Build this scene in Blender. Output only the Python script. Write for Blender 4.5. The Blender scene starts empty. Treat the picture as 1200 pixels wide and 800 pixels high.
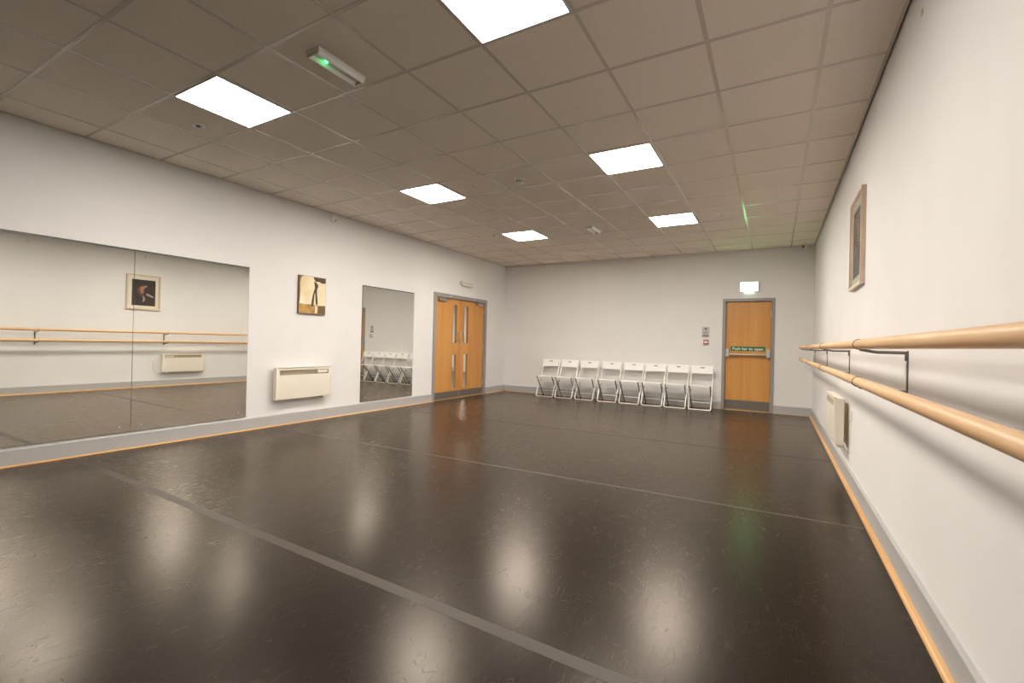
import bpy, bmesh, math, random
from mathutils import Vector, Matrix

random.seed(7)
SC = bpy.context.scene
COL = SC.collection
PI = math.pi

# ------------------------------------------------------------------ room size (metres)
W, H, YF = 6.172, 2.955, -13.0          # width, ceiling height, wall behind the camera
HP = 3.06                               # top of the walls, above the ceiling

# ------------------------------------------------------------------ materials
def mat(name, color, rough=0.5, metal=0.0, spec=0.5, coat=0.0):
    m = bpy.data.materials.new(name)
    m.use_nodes = True
    b = m.node_tree.nodes['Principled BSDF']
    b.inputs['Base Color'].default_value = (*color, 1)
    b.inputs['Roughness'].default_value = rough
    b.inputs['Metallic'].default_value = metal
    b.inputs['Specular IOR Level'].default_value = spec
    b.inputs['Coat Weight'].default_value = coat
    return m

def N(m, kind, **kw):
    n = m.node_tree.nodes.new(kind)
    for k, v in kw.items():
        setattr(n, k, v)
    return n

def L(m, a, b):
    m.node_tree.links.new(a, b)

def bsdf(m):
    return m.node_tree.nodes['Principled BSDF']

def add_noise(m, c1, c2, scale, bump=0.0, bump_dist=0.001, stretch=(1, 1, 1), detail=4, rough_var=None):
    """mottled colour + bump from one noise in object coordinates"""
    tc = N(m, 'ShaderNodeTexCoord')
    mp = N(m, 'ShaderNodeMapping')
    mp.inputs['Scale'].default_value = stretch
    L(m, tc.outputs['Object'], mp.inputs['Vector'])
    nz = N(m, 'ShaderNodeTexNoise')
    nz.inputs['Scale'].default_value = scale
    nz.inputs['Detail'].default_value = detail
    L(m, mp.outputs['Vector'], nz.inputs['Vector'])
    rp = N(m, 'ShaderNodeValToRGB')
    rp.color_ramp.elements[0].position = 0.3
    rp.color_ramp.elements[1].position = 0.7
    rp.color_ramp.elements[0].color = (*c1, 1)
    rp.color_ramp.elements[1].color = (*c2, 1)
    L(m, nz.outputs['Fac'], rp.inputs['Fac'])
    L(m, rp.outputs['Color'], bsdf(m).inputs['Base Color'])
    if bump:
        bp = N(m, 'ShaderNodeBump')
        bp.inputs['Strength'].default_value = bump
        bp.inputs['Distance'].default_value = bump_dist
        L(m, nz.outputs['Fac'], bp.inputs['Height'])
        L(m, bp.outputs['Normal'], bsdf(m).inputs['Normal'])
    return nz

def wood(name, c1, c2, axis, rough=0.45, scale=9.0, coat=0.0):
    """grain that runs along one axis"""
    m = mat(name, c1, rough, coat=coat)
    tc = N(m, 'ShaderNodeTexCoord')
    mp = N(m, 'ShaderNodeMapping')
    s = [1.0, 1.0, 1.0]
    s[axis] = 0.07
    mp.inputs['Scale'].default_value = s
    L(m, tc.outputs['Object'], mp.inputs['Vector'])
    n1 = N(m, 'ShaderNodeTexNoise')
    n1.inputs['Scale'].default_value = scale
    n1.inputs['Detail'].default_value = 6
    n1.inputs['Distortion'].default_value = 0.6
    L(m, mp.outputs['Vector'], n1.inputs['Vector'])
    n2 = N(m, 'ShaderNodeTexNoise')
    n2.inputs['Scale'].default_value = scale * 9
    n2.inputs['Detail'].default_value = 3
    L(m, mp.outputs['Vector'], n2.inputs['Vector'])
    mx = N(m, 'ShaderNodeMath', operation='MULTIPLY_ADD')
    mx.inputs[1].default_value = 0.3
    L(m, n2.outputs['Fac'], mx.inputs[0])
    L(m, n1.outputs['Fac'], mx.inputs[2])
    rp = N(m, 'ShaderNodeValToRGB')
    rp.color_ramp.elements[0].position = 0.42
    rp.color_ramp.elements[1].position = 0.88
    rp.color_ramp.elements[0].color = (*c1, 1)
    rp.color_ramp.elements[1].color = (*c2, 1)
    L(m, mx.outputs[0], rp.inputs['Fac'])
    L(m, rp.outputs['Color'], bsdf(m).inputs['Base Color'])
    return m

def emit(name, color, strength):
    m = bpy.data.materials.new(name)
    m.use_nodes = True
    nt = m.node_tree
    nt.nodes.clear()
    e = nt.nodes.new('ShaderNodeEmission')
    e.inputs['Color'].default_value = (*color, 1)
    e.inputs['Strength'].default_value = strength
    o = nt.nodes.new('ShaderNodeOutputMaterial')
    nt.links.new(e.outputs[0], o.inputs[0])
    return m

M = {}
M['wall'] = mat('wall_paint', (.8, .8, .8), 0.75, spec=0.25)
add_noise(M['wall'], (.775, .765, .755), (.80, .79, .78), 2.2, 0)
M['ceiling'] = mat('ceiling_tile', (.75, .7, .64), 0.9, spec=0.1)
add_noise(M['ceiling'], (.82, .74, .64), (.86, .78, .68), 55, 0.25, 0.001)
M['tbar'] = mat('grid_bar_paint', (.66, .60, .52), 0.20, spec=0.5)
M['wall_dark'] = mat('unseen_wall_dark', (.12, .115, .11), 0.8)
M['plenum'] = mat('plenum_dark', (.03, .028, .025), 0.9)
M['skirting'] = mat('skirting_grey', (.44, .437, .43), 0.45)
M['frame'] = mat('door_frame_grey', (.31, .295, .285), 0.4)
M['pine_y'] = wood('pine_bead_along_wall', (.60, .32, .11), (.77, .48, .22), 1, 0.4, 14)
M['pine_x'] = wood('pine_bead_across', (.60, .32, .11), (.77, .48, .22), 0, 0.4, 14)
M['beech'] = wood('beech_rail', (.70, .41, .19), (.84, .58, .33), 1, 0.38, 16)
M['oak'] = wood('oak_veneer', (.56, .245, .055), (.68, .34, .095), 2, 0.38, 7)
M['kick'] = mat('kick_plate_metal', (.17, .155, .135), 0.45, metal=0.3)
M['steel'] = mat('brushed_steel', (.55, .54, .52), 0.32, metal=1.0)
M['dark_steel'] = mat('dark_steel', (.20, .19, .18), 0.4, metal=0.8)
M['brass'] = mat('threshold_brass', (.70, .50, .28), 0.4, metal=0.7)
M['cream'] = mat('cream_enamel', (.86, .80, .68), 0.38)
M['grille'] = mat('grille_beige', (.62, .54, .40), 0.6)
M['plastic'] = mat('white_plastic', (.80, .79, .77), 0.4)
M['chair_white'] = mat('chair_white_plastic', (.90, .89, .875), 0.42)
M['chair_tube'] = mat('chair_tube_silver', (.74, .72, .69), 0.35, metal=0.35)
M['chair_dark'] = mat('chair_tube_dark', (.20, .18, .16), 0.4, metal=0.6)  # darker tone for the rear tubes and pivots
M['chair_slot'] = mat('chair_slot_shadow_grey', (.30, .27, .24), 0.6)
M['slot'] = mat('slot_dark', (.10, .09, .08), 0.7)
M['rubber'] = mat('black_rubber', (.025, .024, .023), 0.7)
M['black'] = mat('black_gloss', (.012, .011, .010), 0.15)
M['tape'] = mat('grey_brown_tape', (.066, .053, .042), 0.44, spec=0.26)
M['tape_pale'] = mat('pale_brown_tape', (.085, .067, .053), 0.45, spec=0.3)
M['seam'] = mat('vinyl_seam', (.012, .010, .009), 0.6)
M['sign_green'] = mat('sign_green', (.008, .16, .055), 0.4)
M['sign_white'] = mat('sign_white', (.85, .86, .84), 0.5)
M['sign_off'] = mat('sign_diffuser_unlit', (.62, .61, .53), 0.35)
M['red'] = mat('call_point_red', (.48, .085, .07), 0.4)
M['notice'] = mat('notice_grey', (.52, .50, .49), 0.35)
M['notice_dark'] = mat('notice_dark_print', (.16, .12, .12), 0.5)
M['notice_band'] = mat('notice_pink_band', (.33, .20, .185), 0.5)
M['gilt'] = wood('champagne_frame', (.56, .43, .31), (.74, .61, .47), 2, 0.35, 20)
M['mount'] = mat('cream_mount', (.90, .83, .71), 0.7)
M['print_dark'] = mat('print_dark_brown', (.035, .018, .014), 0.5)
add_noise(M['print_dark'], (.020, .011, .010), (.062, .028, .018), 5)
M['print_skin'] = mat('print_skin', (.45, .22, .13), 0.5)
M['print_pale'] = mat('print_pale', (.42, .38, .33), 0.5)
M['print_red'] = mat('print_red', (.16, .045, .03), 0.5)
M['canvas_cream'] = mat('canvas_cream', (.8, .66, .4), 0.6)
add_noise(M['canvas_cream'], (.70, .53, .25), (.96, .92, .74), 2.4)
M['canvas_gold'] = mat('canvas_gold', (.45, .24, .06), 0.6)
add_noise(M['canvas_gold'], (.26, .13, .035), (.60, .36, .10), 9)
M['canvas_dark'] = mat('canvas_dark', (.045, .028, .016), 0.6)
add_noise(M['canvas_dark'], (.035, .022, .012), (.12, .075, .035), 14)
M['canvas_edge'] = mat('canvas_edge', (.16, .10, .05), 0.7)
M['wall_corr'] = mat('corridor_paint', (.72, .71, .69), 0.8)
M['vinyl_corr'] = mat('corridor_vinyl', (.05, .045, .04), 0.5)

# floor: dark dance vinyl, worn to a satin gloss and covered in fine scuffs
def floor_material():
    m = mat('dance_vinyl', (.026, .021, .017), 0.3, spec=0.31)
    b = bsdf(m)
    b.inputs['Specular Tint'].default_value = (1.0, .87, .74, 1)
    tc = N(m, 'ShaderNodeTexCoord')
    def ridge(scale, rot, stretch, width, detail=2.0, dist=1.0):
        mp = N(m, 'ShaderNodeMapping')
        mp.inputs['Rotation'].default_value = (0, 0, rot)
        mp.inputs['Scale'].default_value = stretch
        L(m, tc.outputs['Object'], mp.inputs['Vector'])
        nz = N(m, 'ShaderNodeTexNoise')
        nz.inputs['Scale'].default_value = scale
        nz.inputs['Detail'].default_value = detail
        nz.inputs['Distortion'].default_value = dist
        L(m, mp.outputs['Vector'], nz.inputs['Vector'])
        s = N(m, 'ShaderNodeMath', operation='SUBTRACT'); s.inputs[1].default_value = 0.5
        L(m, nz.outputs['Fac'], s.inputs[0])
        a = N(m, 'ShaderNodeMath', operation='ABSOLUTE'); L(m, s.outputs[0], a.inputs[0])
        r = N(m, 'ShaderNodeMapRange')
        r.inputs['From Min'].default_value = 0.0; r.inputs['From Max'].default_value = width
        r.inputs['To Min'].default_value = 1.0; r.inputs['To Max'].default_value = 0.0
        L(m, a.outputs[0], r.inputs['Value'])
        return r.outputs[0]
    def mask(scale, lo, hi, seed):
        mp = N(m, 'ShaderNodeMapping')
        mp.inputs['Location'].default_value = (seed * 7.3, seed * 3.1, seed)
        L(m, tc.outputs['Object'], mp.inputs['Vector'])
        nz = N(m, 'ShaderNodeTexNoise'); nz.inputs['Scale'].default_value = scale
        nz.inputs['Detail'].default_value = 3
        L(m, mp.outputs['Vector'], nz.inputs['Vector'])
        r = N(m, 'ShaderNodeMapRange')
        r.inputs['From Min'].default_value = lo; r.inputs['From Max'].default_value = hi
        L(m, nz.outputs['Fac'], r.inputs['Value'])
        return r.outputs[0]
    def mul(a, c):
        n = N(m, 'ShaderNodeMath', operation='MULTIPLY'); L(m, a, n.inputs[0]); L(m, c, n.inputs[1]); return n.outputs[0]
    def mx(a, c):
        n = N(m, 'ShaderNodeMath', operation='MAXIMUM'); L(m, a, n.inputs[0]); L(m, c, n.inputs[1]); return n.outputs[0]
    rs = [mul(ridge(5.0, 0.5, (1, .40, 1), .0040, 1.0, 1.2), mask(7, .48, .66, 1)),
          mul(ridge(6.2, -0.9, (1, .35, 1), .0045, 1.0, 1.0), mask(9, .48, .66, 2)),
          mul(ridge(8.0, 1.9, (1, .30, 1), .0050, 1.0, 1.2), mask(8, .48, .64, 3)),
          mul(ridge(10.0, 0.05, (1, .35, 1), .0060, 1.0, 1.0), mask(11, .48, .64, 4)),
          mul(ridge(12.5, 1.2, (1, .30, 1), .0065, 1.0, .8), mask(10, .46, .62, 6)),
          mul(ridge(15.0, -0.35, (1, .30, 1), .0075, 1.0, .8), mask(12, .46, .62, 7))]
    scr = rs[0]
    for q in rs[1:]: scr = mx(scr, q)
    # dusty wear: broad patches
    wear = mask(0.9, .38, .66, 5)
    # colour
    mixc = N(m, 'ShaderNodeMix', data_type='RGBA')
    mixc.inputs[6].default_value = (.0095, .0064, .0045, 1)
    mixc.inputs[7].default_value = (.0130, .0088, .0062, 1)
    L(m, wear, mixc.inputs[0])
    sc2 = N(m, 'ShaderNodeMath', operation='MULTIPLY'); sc2.inputs[1].default_value = 0.20
    L(m, scr, sc2.inputs[0])
    mixs = N(m, 'ShaderNodeMix', data_type='RGBA')
    mixs.inputs[7].default_value = (.060, .046, .034, 1)
    L(m, sc2.outputs[0], mixs.inputs[0]); L(m, mixc.outputs[2], mixs.inputs[6])
    L(m, mixs.outputs[2], b.inputs['Base Color'])
    # roughness
    rr = N(m, 'ShaderNodeMapRange')
    rr.inputs['To Min'].default_value = 0.25; rr.inputs['To Max'].default_value = 0.265
    L(m, wear, rr.inputs['Value'])
    ad = N(m, 'ShaderNodeMath', operation='MULTIPLY_ADD'); ad.inputs[1].default_value = 0.06
    L(m, scr, ad.inputs[0]); L(m, rr.outputs[0], ad.inputs[2])
    L(m, ad.outputs[0], b.inputs['Roughness'])
    # shallow relief of the scuffs
    bp = N(m, 'ShaderNodeBump'); bp.inputs['Strength'].default_value = 0.03; bp.inputs['Distance'].default_value = 0.0003; bp.invert = True
    L(m, scr, bp.inputs['Height'])
    # matt base under a satin wear layer
    nt = m.node_tree
    df = N(m, 'ShaderNodeBsdfDiffuse')
    L(m, mixs.outputs[2], df.inputs['Color']); L(m, bp.outputs['Normal'], df.inputs['Normal'])
    gl = N(m, 'ShaderNodeBsdfGlossy', distribution='GGX')
    gl.inputs['Color'].default_value = (.93, .84, .75, 1)
    L(m, ad.outputs[0], gl.inputs['Roughness']); L(m, bp.outputs['Normal'], gl.inputs['Normal'])
    fr = N(m, 'ShaderNodeFresnel'); fr.inputs['IOR'].default_value = 1.35
    L(m, bp.outputs['Normal'], fr.inputs['Normal'])
    ms = N(m, 'ShaderNodeMixShader')
    L(m, fr.outputs[0], ms.inputs[0]); L(m, df.outputs[0], ms.inputs[1]); L(m, gl.outputs[0], ms.inputs[2])
    L(m, ms.outputs[0], nt.nodes['Material Output'].inputs['Surface'])
    nt.nodes.remove(b)
    return m
M['floor'] = floor_material()

# silvered mirror glass, very slightly green-grey
M['mirror'] = mat('mirror_silver', (.82, .825, .785), 0.0, metal=1.0)
M['mirror_edge_and_shadow'] = mat('mirror_edge_and_shadow', (.055, .06, .055), 0.3)

def glass_material():
    m = bpy.data.materials.new('clear_pane')
    m.use_nodes = True
    nt = m.node_tree
    nt.nodes.clear()
    t = nt.nodes.new('ShaderNodeBsdfTransparent'); t.inputs[0].default_value = (.965, .97, .965, 1)
    g = nt.nodes.new('ShaderNodeBsdfGlossy'); g.inputs['Roughness'].default_value = 0.02
    f = nt.nodes.new('ShaderNodeFresnel'); f.inputs[0].default_value = 1.5
    x = nt.nodes.new('ShaderNodeMixShader')
    o = nt.nodes.new('ShaderNodeOutputMaterial')
    # reflect on the outer faces only, so a pane does not trap light between its two sides
    ge = nt.nodes.new('ShaderNodeNewGeometry')
    iv = nt.nodes.new('ShaderNodeMath'); iv.operation = 'SUBTRACT'; iv.inputs[0].default_value = 1
    ml = nt.nodes.new('ShaderNodeMath'); ml.operation = 'MULTIPLY'
    nt.links.new(ge.outputs['Backfacing'], iv.inputs[1])
    nt.links.new(f.outputs[0], ml.inputs[0]); nt.links.new(iv.outputs[0], ml.inputs[1])
    nt.links.new(ml.outputs[0], x.inputs[0]); nt.links.new(t.outputs[0], x.inputs[1])
    nt.links.new(g.outputs[0], x.inputs[2]); nt.links.new(x.outputs[0], o.inputs[0])
    return m
M['glass'] = glass_material()

LAMP = 23.0
M['lamp'] = emit('lamp_diffuser', (1.0, .92, .83), LAMP)
M['exit_lit'] = emit('exit_sign_lit_green', (.32, 1.0, .36), 3.6)
M['exit_lamp'] = emit('exit_sign_downlight', (.85, 1.0, .86), 1.2)
M['led'] = emit('green_led', (.06, 1.0, .22), 3.5)

# ------------------------------------------------------------------ mesh builder
class MB:
    def __init__(self):
        self.bm = bmesh.new()
    def box(self, x0, x1, y0, y1, z0, z1, bevel=0.0, seg=2):
        if x0 > x1: x0, x1 = x1, x0
        if y0 > y1: y0, y1 = y1, y0
        if z0 > z1: z0, z1 = z1, z0
        b = bmesh.new()
        bmesh.ops.create_cube(b, size=1)
        for v in b.verts:
            v.co = Vector(((x0 + x1) / 2 + v.co.x * (x1 - x0), (y0 + y1) / 2 + v.co.y * (y1 - y0), (z0 + z1) / 2 + v.co.z * (z1 - z0)))
        if bevel:
            bmesh.ops.bevel(b, geom=b.edges[:], offset=bevel, segments=seg, profile=0.5, affect='EDGES')
        self._merge(b)
        return self
    def _merge(self, b):
        me = bpy.data.meshes.new('tmp')
        b.to_mesh(me); b.free()
        self.bm.from_mesh(me)
        bpy.data.meshes.remove(me)
    def tube(self, pts, r, n=10, closed=False, caps=True):
        pts = [Vector(p) for p in pts]
        rings = []
        k = len(pts)
        up = None
        for i, p in enumerate(pts):
            if closed:
                t = (pts[(i + 1) % k] - pts[i - 1]).normalized()
            else:
                t = (pts[min(i + 1, k - 1)] - pts[max(i - 1, 0)]).normalized()
            if up is None:
                a = Vector((0, 0, 1)) if abs(t.z) < .9 else Vector((1, 0, 0))
                up = (a - t * a.dot(t)).normalized()
            else:
                up = (up - t * up.dot(t)).normalized()
            s = t.cross(up)
            rings.append([self.bm.verts.new(p + (up * math.cos(2 * PI * j / n) + s * math.sin(2 * PI * j / n)) * r) for j in range(n)])
        m = k if closed else k - 1
        for i in range(m):
            A, B = rings[i], rings[(i + 1) % k]
            for j in range(n):
                self.bm.faces.new((A[j], A[(j + 1) % n], B[(j + 1) % n], B[j]))
        if caps and not closed:
            self.bm.faces.new(rings[0][::-1]); self.bm.faces.new(rings[-1])
        return self
    def lathe(self, prof, center, axis='Z', n=32):
        """prof: list of (radius, height); ends closed"""
        c = Vector(center)
        rings = []
        for r, h in prof:
            ring = []
            for j in range(n):
                a = 2 * PI * j / n
                u, v = r * math.cos(a), r * math.sin(a)
                d = {'Z': Vector((u, v, h)), 'X': Vector((h, u, v)), 'Y': Vector((u, h, v))}[axis]
                ring.append(self.bm.verts.new(c + d))
            rings.append(ring)
        for A, B in zip(rings, rings[1:]):
            for j in range(n):
                self.bm.faces.new((A[j], A[(j + 1) % n], B[(j + 1) % n], B[j]))
        self.bm.faces.new(rings[0][::-1]); self.bm.faces.new(rings[-1])
        return self
    def prism(self, poly, fn, d0, d1):
        """poly of 2-D points; fn(u, v, d) gives the 3-D point; extruded from d0 to d1"""
        a = [self.bm.verts.new(fn(u, v, d0)) for u, v in poly]
        b = [self.bm.verts.new(fn(u, v, d1)) for u, v in poly]
        self.bm.faces.new(a[::-1]); self.bm.faces.new(b)
        k = len(poly)
        for i in range(k):
            self.bm.faces.new((a[i], a[(i + 1) % k], b[(i + 1) % k], b[i]))
        return self
    def panel(self, us, vs, holes, fn, d0, d1):
        """slab cut on the grid us x vs with cells in `holes` left open"""
        nu, nv = len(us) - 1, len(vs) - 1
        vert = {}
        def V(i, j, k):
            if (i, j, k) not in vert:
                vert[i, j, k] = self.bm.verts.new(fn(us[i], vs[j], d1 if k else d0))
            return vert[i, j, k]
        full = lambda i, j: 0 <= i < nu and 0 <= j < nv and (i, j) not in holes
        for i in range(nu):
            for j in range(nv):
                if not full(i, j): continue
                self.bm.faces.new((V(i, j, 0), V(i, j + 1, 0), V(i + 1, j + 1, 0), V(i + 1, j, 0)))
                self.bm.faces.new((V(i, j, 1), V(i + 1, j, 1), V(i + 1, j + 1, 1), V(i, j + 1, 1)))
                for (di, dj, p, q) in ((-1, 0, (i, j), (i, j + 1)), (1, 0, (i + 1, j), (i + 1, j + 1)), (0, -1, (i, j), (i + 1, j)), (0, 1, (i, j + 1), (i + 1, j + 1))):
                    if not full(i + di, j + dj):
                        self.bm.faces.new((V(*p, 0), V(*q, 0), V(*q, 1), V(*p, 1)))
        return self
    def build(self, name, material, parent=None, smooth=False):
        bmesh.ops.recalc_face_normals(self.bm, faces=self.bm.faces[:])
        me = bpy.data.meshes.new(name)
        self.bm.to_mesh(me); self.bm.free()
        me.materials.append(M[material] if isinstance(material, str) else material)
        if smooth:
            for p in me.polygons: p.use_smooth = True
            try:
                me.set_sharp_from_angle(angle=math.radians(40))
            except Exception:
                pass
        o = bpy.data.objects.new(name, me)
        COL.objects.link(o)
        if parent is not None: o.parent = parent
        return o

def tag(o, label=None, cat=None, group=None, kind=None):
    if label: o['label'] = label
    if cat: o['category'] = cat
    if group: o['group'] = group
    if kind: o['kind'] = kind
    return o

def thing(name, label, cat, loc, group=None):
    o = bpy.data.objects.new(name, None)
    o.empty_display_size = 0.1
    COL.objects.link(o)
    o.location = loc
    return tag(o, label, cat, group)

def struct(name, mb, material, parent=None, **kw):
    o = mb.build(name, material, parent, **kw)
    if parent is None: o['kind'] = 'structure'
    return o

def kids(o):
    return [c for c in bpy.data.objects if c.parent is o]

def copy_tree(o, parent=None):
    c = o.copy()
    COL.objects.link(c)
    if parent is not None: c.parent = parent
    for ch in kids(o): copy_tree(ch, c)
    return c

XYZ = lambda u, v, d: Vector((u, d, v))      # panel in the plane of the back wall
YZX = lambda u, v, d: Vector((d, u, v))      # panel in the plane of a side wall

# ------------------------------------------------------------------ room shell
struct('floor', MB().box(-.12, W + .12, YF - .12, .12, -.08, 0), 'floor')
# double doors in the left wall, exit door in the back wall
DY0, DY1, DZ = -2.67, -.83, 2.075            # outside of the double-door frame
EX0, EX1, EZ = 4.735, 5.588, 2.062           # outside of the exit-door frame
struct('wall_left', MB().panel([YF - .12, DY0 + .02, DY1 - .02, .12], [0, DZ - .02, HP], {(1, 0)}, YZX, -.12, 0), 'wall')
struct('wall_back', MB().panel([0, EX0 + .02, EX1 - .02, W], [0, EZ - .02, HP], {(1, 0)}, XYZ, 0, .12), 'wall')
struct('wall_right', MB().box(W, W + .12, YF - .12, .12, 0, HP), 'wall')
MB().lathe([(.016, -.003), (.016, 0)], (W, -6.60, 2.767), 'X', 16).build('wall_spot', 'grille', bpy.data.objects['wall_right'])  # small disc standing for a stain spot on the wall
struct('wall_front', MB().box(0, W, YF - .12, YF, 0, HP), 'wall_dark')  # unseen wall, set far back and dark to dim the near end

GAP = .010
ceil = struct('ceiling', MB().box(GAP, W - GAP, YF + GAP, -GAP, H, H + .02), 'ceiling')
struct('ceiling_void', MB().box(-.12, W + .12, YF - .12, .12, HP, HP + .05), 'plenum')
g = MB()
GX = [5.81 - .6 * k for k in range(-0, 10) if 5.81 - .6 * k > .1]
GY = [-7.136 + .6 * j for j in range(-10, 12) if YF + .1 < -7.136 + .6 * j < -.05]
for x in GX:
    g.box(x - .012, x + .012, YF + GAP, -GAP, H - .0025, H + .001)
for y in GY:
    xs = [GAP] + sorted(GX) + [W - GAP]
    for a, b in zip(xs, xs[1:]):
        g.box(a + (.012 if a > .1 else 0), b - (.012 if b < W - .1 else 0), y - .012, y + .012, H - .0022, H + .001)
# wall angle round the edge
g.box(GAP, GAP + .018, YF + GAP, -GAP, H - .002, H + .001)
g.box(W - GAP - .018, W - GAP, YF + GAP, -GAP, H - .002, H + .001)
g.box(GAP, W - GAP, -GAP - .018, -GAP, H - .0018, H + .001)
g.build('ceiling_grid', 'tbar', ceil)

# skirting boards and the pine beads in front of them
SKH = .145
def skirt_y(name, side, a, b):
    s = MB()
    x0, x1 = (0, .020) if side < 0 else (W - .020, W)
    face = x1 if side < 0 else x0
    poly = [(0, 0), (.020, 0), (.020, SKH - .008), (.013, SKH), (0, SKH)]
    fn = (lambda u, v, d: Vector((u, d, v))) if side < 0 else (lambda u, v, d: Vector((W - u, d, v)))
    s.prism(poly, fn, a, b)
    return struct(name, s, 'skirting')
def bead_y(name, side, a, b):
    s = MB()
    t = .011 if side < 0 else .020
    poly = [(.020, 0), (.045, 0), (.045, t * .45), (.042, t * .75), (.035, t * .97), (.020, t)]
    fn = (lambda u, v, d: Vector((u, d, v))) if side < 0 else (lambda u, v, d: Vector((W - u, d, v)))
    s.prism(poly, fn, a, b)
    return struct(name, s, 'pine_y')
skirt_y('baseboard_left', -1, YF, DY0)
skirt_y('baseboard_left.001', -1, DY1, 0)
bead_y('trim_1', -1, YF, DY0)
bead_y('trim_2', -1, DY1, -.045)
skirt_y('baseboard_right', 1, YF, 0)
bead_y('trim_3', 1, YF, -.045)
def skirt_x(name, a, b):
    poly = [(0, 0), (.020, 0), (.020, SKH - .008), (.013, SKH), (0, SKH)]
    return struct(name, MB().prism(poly, lambda u, v, d: Vector((d, -u, v)), a, b), 'skirting')
def bead_x(name, a, b):
    poly = [(.020, 0), (.030, 0), (.030, .002), (.028, .004), (.020, .005)]
    return struct(name, MB().prism(poly, lambda u, v, d: Vector((d, -u, v)), a, b), 'pine_x')
skirt_x('baseboard_back', .020, EX0)
skirt_x('baseboard_back.001', EX1, W - .020)
bead_x('trim_4', .045, EX0)
bead_x('trim_5', EX1, W - .045)

# ------------------------------------------------------------------ double doors (left wall)
d1 = bpy.data.objects.new('door_1', None); COL.objects.link(d1); d1.location = (0, 0, 0)
tag(d1, kind='structure')
fw = .075
f = MB()
f.box(-.12, .014, DY0, DY0 + fw, 0, DZ, .003)
f.box(-.12, .014, DY1 - fw, DY1, 0, DZ, .003)
f.box(-.12, .014, DY0 + fw, DY1 - fw, DZ - fw, DZ, .003)
f.build('door_frame', 'frame', d1)
MID = -1.757
LZ0, LZ1 = .012, DZ - fw - .004
for side in (-1, 1):
    ya, yb = (DY0 + fw + .003, MID - .002) if side < 0 else (MID + .002, DY1 - fw - .003)
    s0, s1 = sorted((MID + side * .128, MID + side * .268))
    us = [ya, s0, s1, yb]
    vs = [LZ0, .20, .88, 1.115, 1.885, LZ1]
    leaf = MB().panel(us, vs, {(1, 1), (1, 3)}, YZX, -.075, -.031).build('door_leaf', 'oak', d1)
    for (z0, z1) in ((.20, .88), (1.115, 1.885)):
        b = MB()
        t = .010
        b.box(-.034, -.026, s0 - t, s0 + .004, z0 - t, z1 + t)
        b.box(-.034, -.026, s1 - .004, s1 + t, z0 - t, z1 + t)
        b.box(-.034, -.026, s0 + .004, s1 - .004, z0 - t, z0 + .004)
        b.box(-.034, -.026, s0 + .004, s1 - .004, z1 - .004, z1 + t)
        b.build('glazing_bead', 'oak', leaf)
        MB().box(-.056, -.050, s0, s1, z0, z1).build('vision_panel', 'glass', leaf)
    MB().box(-.0315, -.0285, ya + .006, yb - .006, LZ0 + .004, .15, .0008, 1).build('kick_plate', 'kick', leaf)
    hy = MID + side * .078
    h = MB()
    h.tube([(-.031, hy, 1.13), (.012, hy, 1.13), (.019, hy, 1.137), (.019, hy, 1.343), (.012, hy, 1.35), (-.031, hy, 1.35)], .0095, 10)
    h.lathe([(.018, 0), (.018, .005)], (-.031, hy, 1.13), 'X', 16).lathe([(.018, 0), (.018, .005)], (-.031, hy, 1.35), 'X', 16)
    h.build('handle', 'steel', leaf, smooth=True)
    # overhead closer: body on the leaf, folding arm to the frame head
    hinge = ya if side < 0 else yb
    c0, c1 = sorted((hinge - side * .085, hinge - side * .30))
    c = MB()
    c.box(-.031, .020, c0, c1, 1.925, 1.980, .006)
    pv = (c0 + c1) / 2
    c.lathe([(.014, 0), (.014, .022)], (.000, pv, 1.983), 'Z', 16)
    el = pv - side * .13
    c.tube([(.000, pv, 2.004), (.085, el, 2.004)], .006, 8)
    c.tube([(.085, el, 2.008), (.014, pv - side * .24, 2.030)], .006, 8)
    c.box(.008, .022, pv - side * .24 - .03, pv - side * .24 + .03, 2.015, 2.045, .003)
    c.build('door_closer', 'steel', leaf)
    for hz in (.25, 1.05, 1.80):
        hg = MB()
        hg.tube([(-.024, hinge, hz - .05), (-.024, hinge, hz + .05)], .007, 10)
        hg.build('hinge', 'steel', leaf)
st = MB().box(-.12, .016, DY0 + .02, DY1 - .02, 0, .009, .003)
st.build('threshold', 'brass', d1)

# guessed corridor behind the vision panels, added to give them a lit view
struct('floor_corridor', MB().box(-5.2, -.12, -4.5, 5.0, -.08, 0), 'vinyl_corr')
struct('wall_corridor', MB().box(-5.3, -5.2, -4.5, 5.0, 0, 2.6), 'wall_corr')
struct('wall_corridor.001', MB().box(-5.2, -.12, 4.9, 5.0, 0, 2.6), 'wall_corr')
struct('wall_corridor.002', MB().box(-5.2, -.12, -4.5, -4.4, 0, 2.6), 'wall_corr')
struct('ceiling_corridor', MB().box(-5.2, -.12, -4.4, 4.9, 2.6, 2.65), 'wall_corr')
struct('baseboard_corridor', MB().box(-5.2, -5.18, -4.4, 4.9, 0, .15), 'skirting')
for i, (x, y) in enumerate(((-3.2, .6), (-3.2, 3.2))):
    ld = bpy.data.lights.new('corridor_fill', 'AREA')  # unseen lamps added to brighten the vision panels
    ld.shape = 'SQUARE'; ld.size = .55; ld.energy = 38; ld.color = (1, .93, .84)
    lo = bpy.data.objects.new('corridor_fill', ld); COL.objects.link(lo)
    lo.location = (x, y, 2.58)

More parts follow.
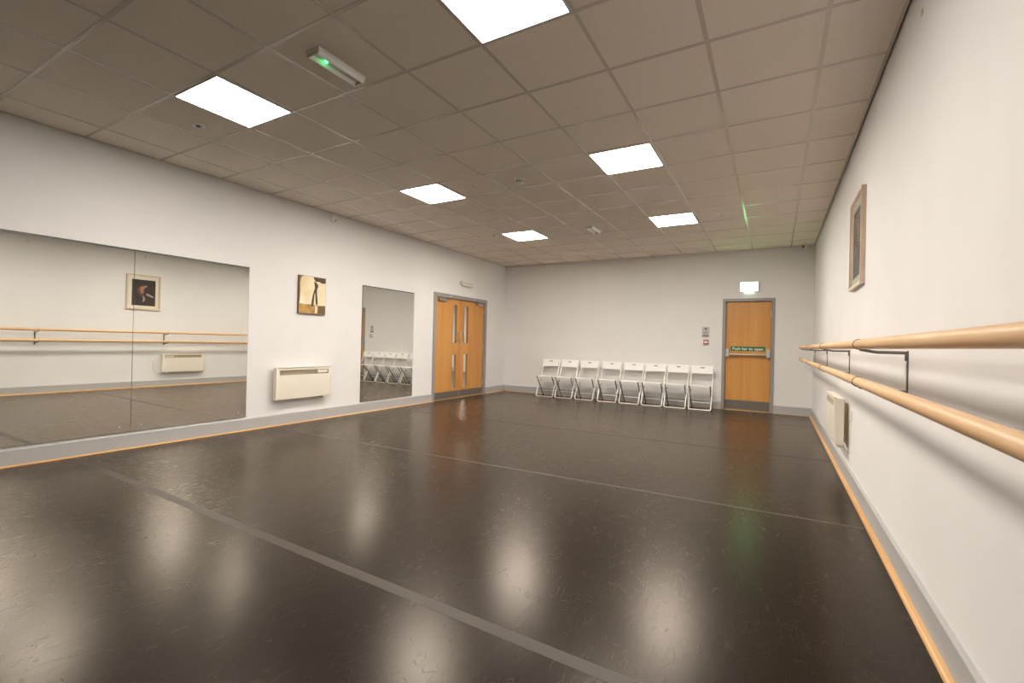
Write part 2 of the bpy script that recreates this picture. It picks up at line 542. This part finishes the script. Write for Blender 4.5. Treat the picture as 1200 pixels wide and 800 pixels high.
# ------------------------------------------------------------------ exit door (back wall)
d2 = bpy.data.objects.new('door_2', None); COL.objects.link(d2)
tag(d2, kind='structure')
fw = .055
f = MB()
f.box(EX0, EX0 + fw, -.014, .12, 0, EZ, .003)
f.box(EX1 - fw, EX1, -.014, .12, 0, EZ, .003)
f.box(EX0 + fw, EX1 - fw, -.014, .12, EZ - fw, EZ, .003)
f.build('door_frame', 'frame', d2)
lx0, lx1 = EX0 + fw + .003, EX1 - fw - .003
leaf = MB().box(lx0, lx1, .040, .085, .012, EZ - fw - .004, .002).build('door_leaf', 'oak', d2)
MB().box(lx0 + .005, lx1 - .005, .036, .041, .018, .185, .0008, 1).build('kick_plate', 'kick', leaf)
pb = MB()
pb.tube([(lx0 + .03, -.030, 1.030), (lx1 - .03, -.030, 1.030)], .018, 14)
pb.build('push_bar', 'steel', leaf, smooth=True)
for xx in (lx0 + .006, lx1 - .066):
    e = MB().box(xx, xx + .060, -.050, .041, .985, 1.135, .006)
    e.build('bar_housing', 'notice', leaf)
sg = MB().box(lx0 + .085, lx1 - .085, .036, .0405, 1.098, 1.180).build('push_sign', 'sign_green', leaf)
tcu = bpy.data.curves.new('sign_lettering', 'FONT')
tcu.body = 'Push bar to open'
tcu.size = .073
tcu.align_x = 'CENTER'; tcu.align_y = 'CENTER'
tcu.extrude = .0006
tcu.offset = .0012
tcu.materials.append(M['sign_white'])
to = bpy.data.objects.new('sign_lettering', tcu); COL.objects.link(to)
to.parent = sg
to.location = ((lx0 + lx1) / 2, .0352, 1.137)
to.rotation_euler = (PI / 2, 0, 0)
for hz in (.25, 1.0, 1.78):
    MB().tube([(lx1 + .001, .032, hz - .05), (lx1 + .001, .032, hz + .05)], .007, 10).build('hinge', 'steel', leaf)
MB().box(EX0 + .02, EX1 - .02, -.010, .12, 0, .010, .003).build('threshold', 'brass', d2)
struct('wall_behind_exit', MB().box(EX0 - .05, EX1 + .05, .121, .15, 0, EZ + .05), 'plenum')

# ------------------------------------------------------------------ mirrors
def mirror(y0, y1, label):
    t = thing('wall_mirror', label, 'mirror', (0, (y0 + y1) / 2, .165), 'wall mirrors')
    hw = (y1 - y0) / 2
    hh = 1.825
    MB().box(.0085, .0115, -hw + .0012, hw - .0012, .003, hh - .014).build('mirror_glass', 'mirror', t)
    e = MB()
    e.box(0, .0085, -hw, hw, 0, hh)
    e.box(.0085, .0117, -hw, -hw + .0012, 0, hh).box(.0085, .0117, hw - .0012, hw, 0, hh)
    e.box(.0085, .0117, -hw + .0012, hw - .0012, 0, .003).box(.0085, .0135, -hw, hw, hh - .014, hh)  # dark top strip stands in for the shadow along the top edge
    e.build('mirror_edge_and_shadow', 'mirror_edge_and_shadow', t)
    for yy in (-hw + .09, hw - .09):
        for zz in (.06, hh - .06):
            MB().lathe([(.008, .0113), (.008, .014), (.005, .0165)], (0, yy, zz), 'X', 16).build('mirror_screw', 'steel', t, smooth=True)
    return t
mirror(-7.3305, -6.175, 'large frameless mirror panel beside the cream heater, right of the seam')
mirror(-8.490, -7.3320, 'large frameless mirror panel left of the seam, cut off by the photo edge')
mirror(-4.392, -3.218, 'smaller frameless mirror next to the double doors, reflecting the chairs')

# ------------------------------------------------------------------ heaters
def heater(loc, sgn, label):
    """front faces +X when sgn = 1; local y along the wall, z from the underside"""
    t = thing('wall_heater', label, 'heater', loc, 'cream wall heaters')
    Wd, Hh, D = .838, .415, .100
    X = lambda a: sgn * a
    hw = Wd / 2
    # body: case with rounded top and a long outlet slot in the front
    s0, s1, z0, z1 = -hw + .050, hw - .050, .318, .380
    front = MB().panel([-hw, s0, s1, hw], [0.0, z0, z1, Hh], {(1, 1)}, lambda u, v, d: Vector((X(d), u, v)), D - .012, D)
    front.bm.normal_update()
    edge = [e for e in front.bm.edges if all(abs(v.co.x - X(D)) < 1e-6 for v in e.verts) and
            (all(abs(abs(v.co.y) - hw) < 1e-6 for v in e.verts) or all(v.co.z < 1e-6 for v in e.verts) or all(v.co.z > Hh - 1e-6 for v in e.verts))]
    bmesh.ops.bevel(front.bm, geom=edge, offset=.010, segments=3, profile=.5, affect='EDGES')
    front.build('front_panel', 'cream', t, smooth=True)
    c = MB()
    c.box(X(.038), X(D - .012), -hw + .004, -hw + .012, .004, Hh - .004)
    c.box(X(.038), X(D - .012), hw - .012, hw - .004, .004, Hh - .004)
    c.box(X(.038), X(D - .012), -hw + .012, hw - .012, Hh - .014, Hh - .004)
    c.box(X(.038), X(.044), -hw + .012, hw - .012, .012, Hh - .014)
    c.build('case', 'cream', t)
    gr = MB()
    gr.box(X(D - .034), X(D - .030), s0 - .01, s1 + .01, z0 - .01, z1 + .01)
    for k in range(4):
        zz = z0 + .006 + k * .0150
        gr.box(X(D - .030), X(D - .014), s0, s1, zz, zz + .003)
    gr.build('outlet_grille', 'grille', t)
    k = MB()
    ye = (s1 - .17, s1 - .015) if sgn > 0 else (s0 + .015, s0 + .17)
    k.box(X(D - .013), X(D - .006), ye[0], ye[1], z0 + .012, z1 - .010, .002)
    k.build('control_strip', 'cream', t)
    for ya in (-hw + .10, hw - .14):
        MB().box(0, X(.038), ya, ya + .04, .06, Hh - .05).build('wall_bracket', 'grille', t)
    u = MB().box(X(.034), X(.090), hw - .115 if sgn > 0 else -hw + .06, hw - .06 if sgn > 0 else -hw + .115, -.022, .006, .003)
    u.build('thermostat_housing', 'cream', t)
    return t
heater((0, -5.432, .338), 1, 'cream panel heater on the left wall between the mirrors')
heater((W, -4.068, .312), -1, 'cream panel heater below the barre on the right wall')
sp = thing('fused_spur', 'small white switch plate with a cable beside the right wall heater', 'switch', (W, -4.62, .60))
MB().box(-.006, 0, -.043, .043, -.043, .043, .002).build('face_plate', 'plastic', sp)
MB().box(-.009, -.005, -.012, .012, -.012, .012, .002).build('switch_rocker', 'plastic', sp)
MB().tube([(-.006, 0, -.040), (-.010, .0, -.10), (-.010, .01, -.24), (-.012, .04, -.295), (-.016, .075, -.312), (-.026, .115, -.295), (-.034, .130, -.255)], .0045, 10).build('cable', 'cream', sp, smooth=True)

# ------------------------------------------------------------------ barre
XB, ZU, ZL, RB = 5.972, 1.1825, .988, .0240
br = thing('ballet_barre', 'double wooden ballet barre on steel brackets along the right wall', 'barre', (W, 0, 0))
BX = XB - W
YB = [-.45, -2.45, -4.43, -6.475, -8.45, -10.4]
for nm, z in (('upper rail', ZU), ('lower rail', ZL)):
    prof = [(RB - .004, 0), (RB, .004)]
    rail = MB().lathe([(RB - .004, -10.8), (RB, -10.796), (RB, -.334), (RB - .004, -.330)], (BX, 0, z), 'Y', 40).build('rail', 'beech', br, smooth=True)
    rail['label'] = nm
for y in YB:
    b = MB()
    b.box(-.006, 0, y - .010, y + .010, ZL - .075, ZU - .028, .0015, 1)
    for z in (ZU, ZL):
        za = z - .039
        pts = [(-.004, y, za), (BX * .62, y, za), (BX * .72, y, za + .003), (BX * .88, y, z - RB - .006), (BX + .004, y, z - RB - .003)]
        b.tube(pts, .0078, 10)
        b.box(-.014, -.004, y - .008, y + .008, za - .040, za + .004, .002)
    bo = b.build('bracket', 'dark_steel', br)
    for z in (ZU, ZL):
        ring = [(BX + math.cos(a) * (RB + .001), y, z + math.sin(a) * (RB + .001)) for a in [2 * PI * k / 28 for k in range(28)]]
        r = MB().tube(ring, .0028, 6, closed=True)
        r.build('rail_clip', 'dark_steel', bo, smooth=True)

# ------------------------------------------------------------------ pictures
# framed print on the right wall
px0, px1, pz0, pz1 = -5.135, -4.525, 1.660, 2.405
pf = thing('framed_print', 'pale framed dark print of a dancer above the barre on right wall', 'picture', (W, (px0 + px1) / 2, pz0))
hw, hh = (px1 - px0) / 2, pz1 - pz0
PX = lambda u, v, d: Vector((-d, u, v))
fr = MB()
def frame_ring(mb, o, i, d0, d1, fn):
    (a0, a1, b0, b1), (c0, c1, e0, e1) = o, i
    mb.panel([a0, c0, c1, a1], [b0, e0, e1, b1], {(1, 1)}, fn, d0, d1)
frame_ring(fr, (-hw, hw, 0, hh), (-hw + .020, hw - .020, .020, hh - .020), 0, .032, PX)
frame_ring(fr, (-hw + .020, hw - .020, .020, hh - .020), (-hw + .032, hw - .032, .032, hh - .032), 0, .024, PX)
fr.build('picture_frame', 'gilt', pf)
iy0, iy1, iz0, iz1 = -hw + .095, hw - .090, .088, hh - .105
mt = MB()
frame_ring(mt, (-hw + .032, hw - .032, .032, hh - .032), (iy0, iy1, iz0, iz1), 0, .017, PX)
mt.build('mount', 'mount', pf)
pr = MB().box(-.012, 0, iy0, iy1, iz0, iz1).build('print', 'print_dark', pf)
def blob(name, pts, material, depth, parent, fn=PX):
    return MB().prism(pts, fn, depth, depth + .0008).build(name, material, parent)
cy, cz = 0, (iz0 + iz1) / 2
def P(u, v): return (u * 1.15 - .005, cz + .015 + v * 1.2)
blob('dancer_torso', [P(-.055, .075), P(-.02, .10), P(.03, .115), P(.055, .125), P(.06, .10), P(.03, .08), P(.0, .035), P(.01, -.02), P(-.03, -.03), P(-.05, .02)], 'print_skin', .0121, pr)
blob('dancer_dress', [P(-.10, .055), P(-.05, .08), P(-.03, .01), P(.0, -.05), P(-.02, -.09), P(-.06, -.05), P(-.09, .0)], 'print_red', .0118, pr)
blob('dancer_leg', [P(-.012, -.06), P(.02, -.09), P(.03, -.13), P(.01, -.17), P(-.01, -.17), P(.0, -.12)], 'print_pale', .0122, pr)
blob('dancer_sash', [P(.05, -.02), P(.10, -.035), P(.165, -.075), P(.15, -.095), P(.09, -.07), P(.04, -.05)], 'print_pale', .0123, pr)
MB().box(-.0205, -.0185, -hw + .033, hw - .033, .033, hh - .033).build('glass', 'glass', pf)

# sepia canvas on the left wall
cy0, cy1, cz0, cz1 = -5.512, -5.090, 1.478, 1.995
cv = thing('canvas_picture', 'unframed sepia canvas of a dancer on the left wall above the heater', 'picture', (0, (cy0 + cy1) / 2, cz0))
hw, hh = (cy1 - cy0) / 2, cz1 - cz0
MB().box(0, .034, -hw, hw, 0, hh, .002).build('stretched_canvas', 'canvas_edge', cv)
img = MB().box(.0338, .0346, -hw + .004, hw - .004, .004, hh - .004).build('printed_image', 'canvas_cream', cv)
CX = lambda u, v, d: Vector((d, -hw + u * 2 * hw, v * hh))
def cb(name, pts, material, d): return MB().prism(pts, CX, .0344, .0346 + d).build(name, material, img)
cb('ground', [(.012, .012), (.988, .012), (.988, .245), (.72, .235), (.45, .255), (.2, .245), (.012, .27)], 'canvas_gold', .0005)
cb('cloud', [(.52, .988), (.988, .988), (.988, .86), (.86, .84), (.74, .88), (.62, .87), (.55, .92)], 'canvas_dark', .0005)
cb('corner', [(.012, .988), (.14, .988), (.06, .94), (.035, .8), (.04, .5), (.03, .3), (.012, .27)], 'canvas_dark', .0005)
cb('light_streak', [(.60, .03), (.67, .03), (.675, .20), (.655, .30), (.625, .30), (.61, .18)], 'mount', .0006)
cb('shade', [(.70, .012), (.988, .012), (.988, .24), (.72, .22)], 'canvas_edge', .0006)
cb('dancer', [(.545, .885), (.62, .85), (.70, .80), (.70, .74), (.665, .68), (.66, .56), (.685, .42), (.69, .29), (.655, .205), (.615, .30), (.60, .45), (.585, .575),
              (.565, .52), (.555, .38), (.54, .24), (.50, .185), (.45, .215), (.47, .37), (.50, .50), (.545, .62), (.575, .70), (.56, .78)], 'canvas_dark', .0008)

# ------------------------------------------------------------------ ceiling lights
def ceiling_light(x, y, label):
    t = thing('ceiling_light', label, 'ceiling light', (x, y, H), 'square LED ceiling panels')
    a = .286
    f = MB()
    f.panel([-a, -a + .008, a - .008, a], [-a, -a + .008, a - .008, a], {(1, 1)}, lambda u, v, d: Vector((u, v, d)), -.010, 0)
    f.build('light_frame', 'plastic', t)
    MB().box(-a + .008, a - .008, -a + .008, a - .008, -.0075, 0).build('light_diffuser', 'lamp', t)
    return t
for x, y, lb in ((4.31, -7.436, 'largest lit square ceiling panel, cut by the top edge of the photo'),
                 (1.91, -7.436, 'lit square ceiling panel nearest the large mirrors on the left'),
                 (4.31, -5.036, 'lit square ceiling panel in the middle row on the right'),
                 (1.91, -5.036, 'lit square ceiling panel in the middle row on the left'),
                 (4.31, -2.636, 'lit square ceiling panel in the far row towards the exit door'),
                 (1.91, -2.636, 'smallest lit square ceiling panel, far row by the double doors')):
    ceiling_light(x, y, lb)

# emergency bulkheads
def bulkhead(x, y, label, led):
    t = thing('emergency_light', label, 'emergency light', (x, y, H), 'emergency ceiling fittings')
    MB().box(-.062, .062, -.19, .19, -.022, 0, .004).build('mounting_tray', 'plastic', t)
    d = MB()
    for s in (-1, 1):
        d.prism([(s * .022, -.020), (s * .062, -.020), (s * .060, -.030), (s * .046, -.046), (s * .036, -.046)], lambda u, v, dd: Vector((u, dd, v)), -.182, .182)
    d.build('diffuser', 'chair_white', t)
    for ya in (-.186, .178):
        MB().box(-.052, .052, ya, ya + .008, -.042, -.020).build('end_cap', 'grille', t)
    if led:
        MB().lathe([(.010, -.030), (.010, -.022)], (0, -.085, 0), 'Z', 14).build('indicator', 'led', t)
        MB().lathe([(.007, -.036), (.010, -.033), (.010, -.030)], (0, -.085, 0), 'Z', 14).build('indicator_lens', 'led', t)
    return t
bulkhead(3.05, -7.41, 'emergency ceiling fitting with a green light near the top left', True)
bulkhead(3.105, -2.64, 'small unlit emergency ceiling fitting between the far ceiling panels', False)

sd = thing('smoke_detector', 'round white smoke detector on the ceiling between the middle panels', 'smoke detector', (3.11, -5.017, H))
MB().lathe([(.055, -.012), (.055, 0)], (0, 0, 0), 'Z', 32).build('detector_base', 'plastic', sd, smooth=True)
MB().lathe([(.018, -.055), (.034, -.052), (.045, -.040), (.046, -.012)], (0, 0, 0), 'Z', 32).build('detector_head', 'plastic', sd, smooth=True)
MB().lathe([(.0470, -.036), (.0470, -.027)], (0, 0, 0), 'Z', 32).build('sensing_slot', 'slot', sd)
cr = thing('ceiling_rosette', 'small round white rosette in the ceiling left of the nearest left panel', 'ceiling fitting', (1.237, -7.37, H))
MB().lathe([(.020, -.004), (.042, -.012), (.052, -.006), (.052, 0)], (0, 0, 0), 'Z', 32).build('rosette_ring', 'chair_white', cr, smooth=True)
MB().lathe([(.019, -.0075), (.019, -.003)], (0, 0, 0), 'Z', 24).build('rosette_centre', 'slot', cr)
for (x, y, lb) in ((2.537, -5.079, 'small dark round sensor in the ceiling beside the smoke detector'), (1.426, -2.852, 'tiny dark round sensor in the ceiling by the farthest left panel')):
    t = thing('ceiling_sensor', lb, 'sensor', (x, y, H), 'dark ceiling sensors')
    MB().lathe([(.014, -.016), (.024, -.012), (.026, 0)], (0, 0, 0), 'Z', 24).build('sensor_body', 'grille', t, smooth=True)
    MB().lathe([(.010, -.019), (.013, -.015)], (0, 0, 0), 'Z', 16).build('sensor_lens', 'slot', t)
dk = thing('ceiling_disc', 'thin pale round disc on the ceiling right of the far right panel', 'ceiling fitting', (4.94, -2.65, H))
MB().lathe([(.048, -.016), (.058, -.012), (.060, 0)], (0, 0, 0), 'Z', 32).build('disc_rim', 'plastic', dk, smooth=True)
MB().lathe([(.040, -.0172), (.040, -.015)], (0, 0, 0), 'Z', 32).build('disc_face', 'grille', dk)
cc = thing('security_camera', 'small white dome camera on the ceiling in the far right corner', 'camera', (6.005, -.115, H))
MB().lathe([(.040, -.030), (.046, -.020), (.046, 0)], (0, 0, 0), 'Z', 28).build('camera_mount', 'plastic', cc, smooth=True)
MB().lathe([(.008, -.074), (.026, -.066), (.037, -.045), (.040, -.030)], (0, 0, 0), 'Z', 28).build('camera_dome', 'plastic', cc, smooth=True)
ln = MB().lathe([(.016, 0), (.016, .030), (.011, .034)], (0, 0, 0), 'Y', 20).build('camera_lens', 'black', cc)
ln.rotation_euler = (PI - .25, 0, .12); ln.location = (-.020, -.010, -.046)

# ------------------------------------------------------------------ small wall things
se = thing('motion_sensor', 'small white sensor box high on the left wall under the ceiling', 'sensor', (0, -4.968, 2.822))
MB().box(0, .006, -.046, .046, .006, .114, .002).build('wall_mount', 'plastic', se)
MB().box(.004, .050, -.052, .052, 0, .120, .012, 3).build('sensor_case', 'plastic', se, smooth=True)
MB().lathe([(.012, .049), (.012, .053), (.006, .056)], (0, .0, .028), 'X', 16).build('sensor_eye', 'slot', se)

xs = thing('exit_sign', 'unlit white exit sign box above the double doors', 'exit sign', (0, -1.645, 2.285))
MB().box(0, .052, -.205, .205, .028, .095, .006).build('sign_body', 'plastic', xs)
MB().box(.020, .056, -.195, .195, .0, .030, .006).build('sign_diffuser', 'sign_off', xs)
MB().box(.051, .054, -.185, .185, .036, .088).build('sign_face', 'sign_off', xs)

xl = thing('exit_sign', 'brightly lit exit sign box above the single exit door', 'exit sign', (5.172, 0, 2.165))
MB().box(-.158, .158, -.050, 0, .012, .195, .005).build('sign_body', 'plastic', xl)
MB().box(-.146, .138, -.0535, -.049, .028, .186).build('sign_face', 'exit_lit', xl)
MB().box(-.085, .075, -.044, -.006, .0, .0125).build('downlight_strip', 'exit_lamp', xl)
MB().box(.139, .150, -.0525, -.049, .022, .190).build('sign_edge', 'sign_off', xl)

nt_ = thing('door_release_notice', 'small grey notice plate on back wall left of the exit door', 'notice', (4.445, 0, 1.338))
MB().box(-.064, .064, -.012, 0, 0, .198, .003).build('notice_plate', 'notice', nt_)
MB().prism([(-.016, .182), (.016, .182), (.020, .150), (.010, .142), (-.012, .142), (-.018, .155)], XYZ, -.0135, -.0118).build('notice_symbol', 'notice_dark', nt_)
MB().box(-.056, .056, -.0132, -.0118, .012, .050).build('notice_band', 'notice_band', nt_)
MB().box(-.040, .040, -.0130, -.0118, .085, .100).build('notice_line', 'notice_band', nt_)
cp = thing('fire_call_point', 'small red fire call point below the grey notice beside exit door', 'call point', (4.457, 0, 1.195))
MB().box(-.052, .052, -.028, 0, 0, .108, .006).build('call_point_back', 'sign_white', cp)
MB().panel([-.044, -.030, .030, .044], [.010, .034, .072, .098], {(1, 1)}, XYZ, -.036, -.027).build('call_point_frame', 'red', cp)
MB().box(-.030, .030, -.0315, -.027, .034, .072).build('break_glass', 'sign_white', cp)

# ------------------------------------------------------------------ folding chairs
def chair_proto():
    t = thing('folding_chair', 'x', 'chair', (0, 0, 0), 'white folding chairs along the back wall')
    # local: x across, -y towards the room, z up; origin on the floor under the middle of the seat
    X = .192
    # back panel with a slot handle, leaning back a little
    ang = .10
    def bp(u, v, d): return Vector((u, .118 + d + (v - .66) * .16, v))
    back = MB().panel([-.203, -.180, -.036, .036, .180, .203], [.655, .67, .752, .772, .79, .803], {(2, 2)}, bp, 0, .016)
    outer = [e for e in back.bm.edges if e.is_manifold and abs(e.calc_face_angle(0)) > 1.2 and max(abs(v.co.x) for v in e.verts) < .21]
    bmesh.ops.bevel(back.bm, geom=outer, offset=.004, segments=2, profile=.5, affect='EDGES')
    bo = back.build('backrest', 'chair_white', t)
    MB().panel([-.036, .036], [.752, .772], set(), bp, .004, .012).build('handle_slot', 'chair_slot', bo)
    # seat: shallow dished slab
    s = MB()
    nx, ny = 8, 8
    grid = {}
    for k in (0, 1):
        for i in range(nx + 1):
            for j in range(ny + 1):
                u = -1 + 2 * i / nx; v = -1 + 2 * j / ny
                uu = math.copysign(abs(u) ** .9, u)
                x = uu * .172
                y = -.062 + v * .150
                crv = .006 * (1 - u * u) * (1 - v * v)
                z = .452 - .010 * (v + 1) / 2 - crv - (.006 * max(0, -v - .6) / .4) - (.020 if k == 0 else 0)
                # rounded corners
                if abs(u) == 1 and abs(v) == 1: x *= .94; y = -.062 + v * .143
                grid[i, j, k] = s.bm.verts.new((x, y, z))
    for i in range(nx):
        for j in range(ny):
            s.bm.faces.new([grid[a, b, 1] for a, b in ((i, j), (i + 1, j), (i + 1, j + 1), (i, j + 1))])
            s.bm.faces.new([grid[a, b, 0] for a, b in ((i, j), (i, j + 1), (i + 1, j + 1), (i + 1, j))])
    for i in range(nx):
        for j in (0, ny):
            s.bm.faces.new((grid[i, j, 0], grid[i + 1, j, 0], grid[i + 1, j, 1], grid[i, j, 1]))
    for j in range(ny):
        for i in (0, nx):
            s.bm.faces.new((grid[i, j, 0], grid[i, j + 1, 0], grid[i, j + 1, 1], grid[i, j, 1]))
    s.build('seat', 'chair_white', t, smooth=True)
    # long tubes: front foot up to the backrest
    for sx in (-1, 1):
        MB().tube([(sx * X, -.196, .042), (sx * X, -.150, .14), (sx * X, .030, .45), (sx * X, .118, .645), (sx * X, .137, .76)], .0115, 10).build('leg', 'chair_tube', t, smooth=True)
    # short tubes: seat front down to the rear foot
    for sx in (-1, 1):
        o = MB().tube([(sx * .176, -.218, .440), (sx * .176, -.200, .415), (sx * .176, .128, .012)], .0105, 10).build('leg', 'chair_dark', t, smooth=True)
        o['label'] = 'darker rear leg'
    ff = [(-X, -.196, .042), (-X + .004, -.203, .026), (-X + .020, -.208, .013), (-X + .045, -.208, .0115), (X - .045, -.208, .0115), (X - .020, -.208, .013), (X - .004, -.203, .026), (X, -.196, .042)]
    MB().tube(ff, .0115, 10).build('foot_rail', 'chair_tube', t, smooth=True)
    MB().tube([(-.176, .040, .118), (.176, .040, .118)], .008, 8).build('stretcher', 'chair_tube', t, smooth=True)
    MB().tube([(-.186, -.206, .436), (.186, -.206, .436)], .0095, 8).build('seat_rail', 'chair_white', t, smooth=True)
    for sx in (-1, 1):
        MB().lathe([(.014, -.012), (.014, .012)], (sx * .184, -.020, .348), 'X', 12).build('pivot', 'chair_dark', t)
        MB().box(sx * .176 - .013, sx * .176 + .013, .112, .142, 0, .022, .003).build('foot_cap', 'rubber', t)
    return t
cen = [1.30, 1.737, 2.195, 2.678, 3.130, 3.565, 3.990, 4.420]
lab = ['leftmost white folding chair of the row, nearest the double doors',
       'second white folding chair from the left of the row',
       'third white folding chair from the left, before the gap in the row',
       'fourth white folding chair from the left, just after the gap',
       'fifth white folding chair from the left of the row',
       'sixth white folding chair from the left of the row',
       'second white folding chair from the exit door end of the row',
       'white folding chair at the right end, nearest the exit door']
proto = chair_proto()
for i, (x, lb) in enumerate(zip(cen, lab)):
    c = proto if i == 0 else copy_tree(proto)
    c.location = (x, -.285 + (.012 if i % 3 == 1 else 0) - (.01 if i == 4 else 0), 0)
    c.rotation_euler = (0, 0, math.radians((0.6, -.8, .5, 1.2, -.6, .3, -.5, .8)[i]))
    c['label'] = lb

# ------------------------------------------------------------------ floor tapes, wedge
def tape(y0, y1, w, x0, x1, material, name, label):
    h = w / 2
    m = MB()
    m.prism([(x0, y0 - h), (x1, y1 - h), (x1, y1 + h), (x0, y0 + h)], lambda u, v, d: Vector((u, v, d)), 0, .0006)
    o = m.build(name, material)
    tag(o, label, 'floor tape', 'tapes over the floor seams')
    return o
tape(-7.775, -7.90, .062, .06, W - .06, 'tape', 'floor_tape', 'broad grey tape across the dark floor nearest the camera')
tape(-5.885, -5.72, .030, .06, W - .06, 'tape_pale', 'floor_tape', 'thin pale tape across the middle of the dark floor')
tape(-3.745, -3.67, .014, .06, W - .06, 'seam', 'floor_tape', 'thin black seam tape across the floor between middle and chairs')
tape(-1.66, -1.30, .012, .06, W - .06, 'seam', 'floor_tape', 'thin black seam tape across the floor closest to the chairs')
wd = MB().prism([(0, 0), (.115, 0), (.115, .012), (.0, .045)], lambda u, v, d: Vector((u, d, v)), -.035, .0)
wo = wd.build('door_wedge', 'pine_x')
wo.location = (.055, -.040, 0)
tag(wo, 'small pale wooden door wedge on the floor in the far left corner', 'door wedge')

# ------------------------------------------------------------------ world, camera, view
w = bpy.data.worlds.new('World'); SC.world = w
w.use_nodes = True
w.node_tree.nodes['Background'].inputs[0].default_value = (0, 0, 0, 1)
w.node_tree.nodes['Background'].inputs[1].default_value = 0

yaw, pit, rol = 0.5189442061850235, 0.0026473416881359945, -0.024015131310064837
def cam_rows(y, p, r):
    cy, sy, cp, sp, cr, sr = math.cos(y), math.sin(y), math.cos(p), math.sin(p), math.cos(r), math.sin(r)
    B = Matrix(((1, 0, 0), (0, 0, -1), (0, 1, 0)))
    Rz = Matrix(((cy, sy, 0), (-sy, cy, 0), (0, 0, 1)))
    Rx = Matrix(((1, 0, 0), (0, cp, sp), (0, -sp, cp)))
    Rr = Matrix(((cr, sr, 0), (-sr, cr, 0), (0, 0, 1)))
    return Rr @ Rx @ B @ Rz
R = cam_rows(yaw, pit, rol)
cd = bpy.data.cameras.new('camera')
co = bpy.data.objects.new('camera', cd); COL.objects.link(co)
cd.sensor_fit = 'HORIZONTAL'; cd.sensor_width = 36
cd.lens = 539.026 / 1200 * 36
cd.clip_start = .05
mw = Matrix.Identity(4)
for i in range(3):
    mw[i][0] = R[0][i]; mw[i][1] = -R[1][i]; mw[i][2] = -R[2][i]
mw[0][3], mw[1][3], mw[2][3] = 5.5923, -9.4476, 1.1477
co.matrix_world = mw
SC.camera = co

vs = SC.view_settings
SC.display_settings.display_device = 'sRGB'
vs.view_transform = 'Standard'
vs.look = 'None'
vs.gamma = 1
vs.use_curve_mapping = False
vs.exposure = 1.42
SC.cycles.max_bounces = 14
SC.cycles.diffuse_bounces = 8
SC.cycles.glossy_bounces = 8
SC.cycles.sample_clamp_indirect = 6.0
SC.cycles.use_denoising = True
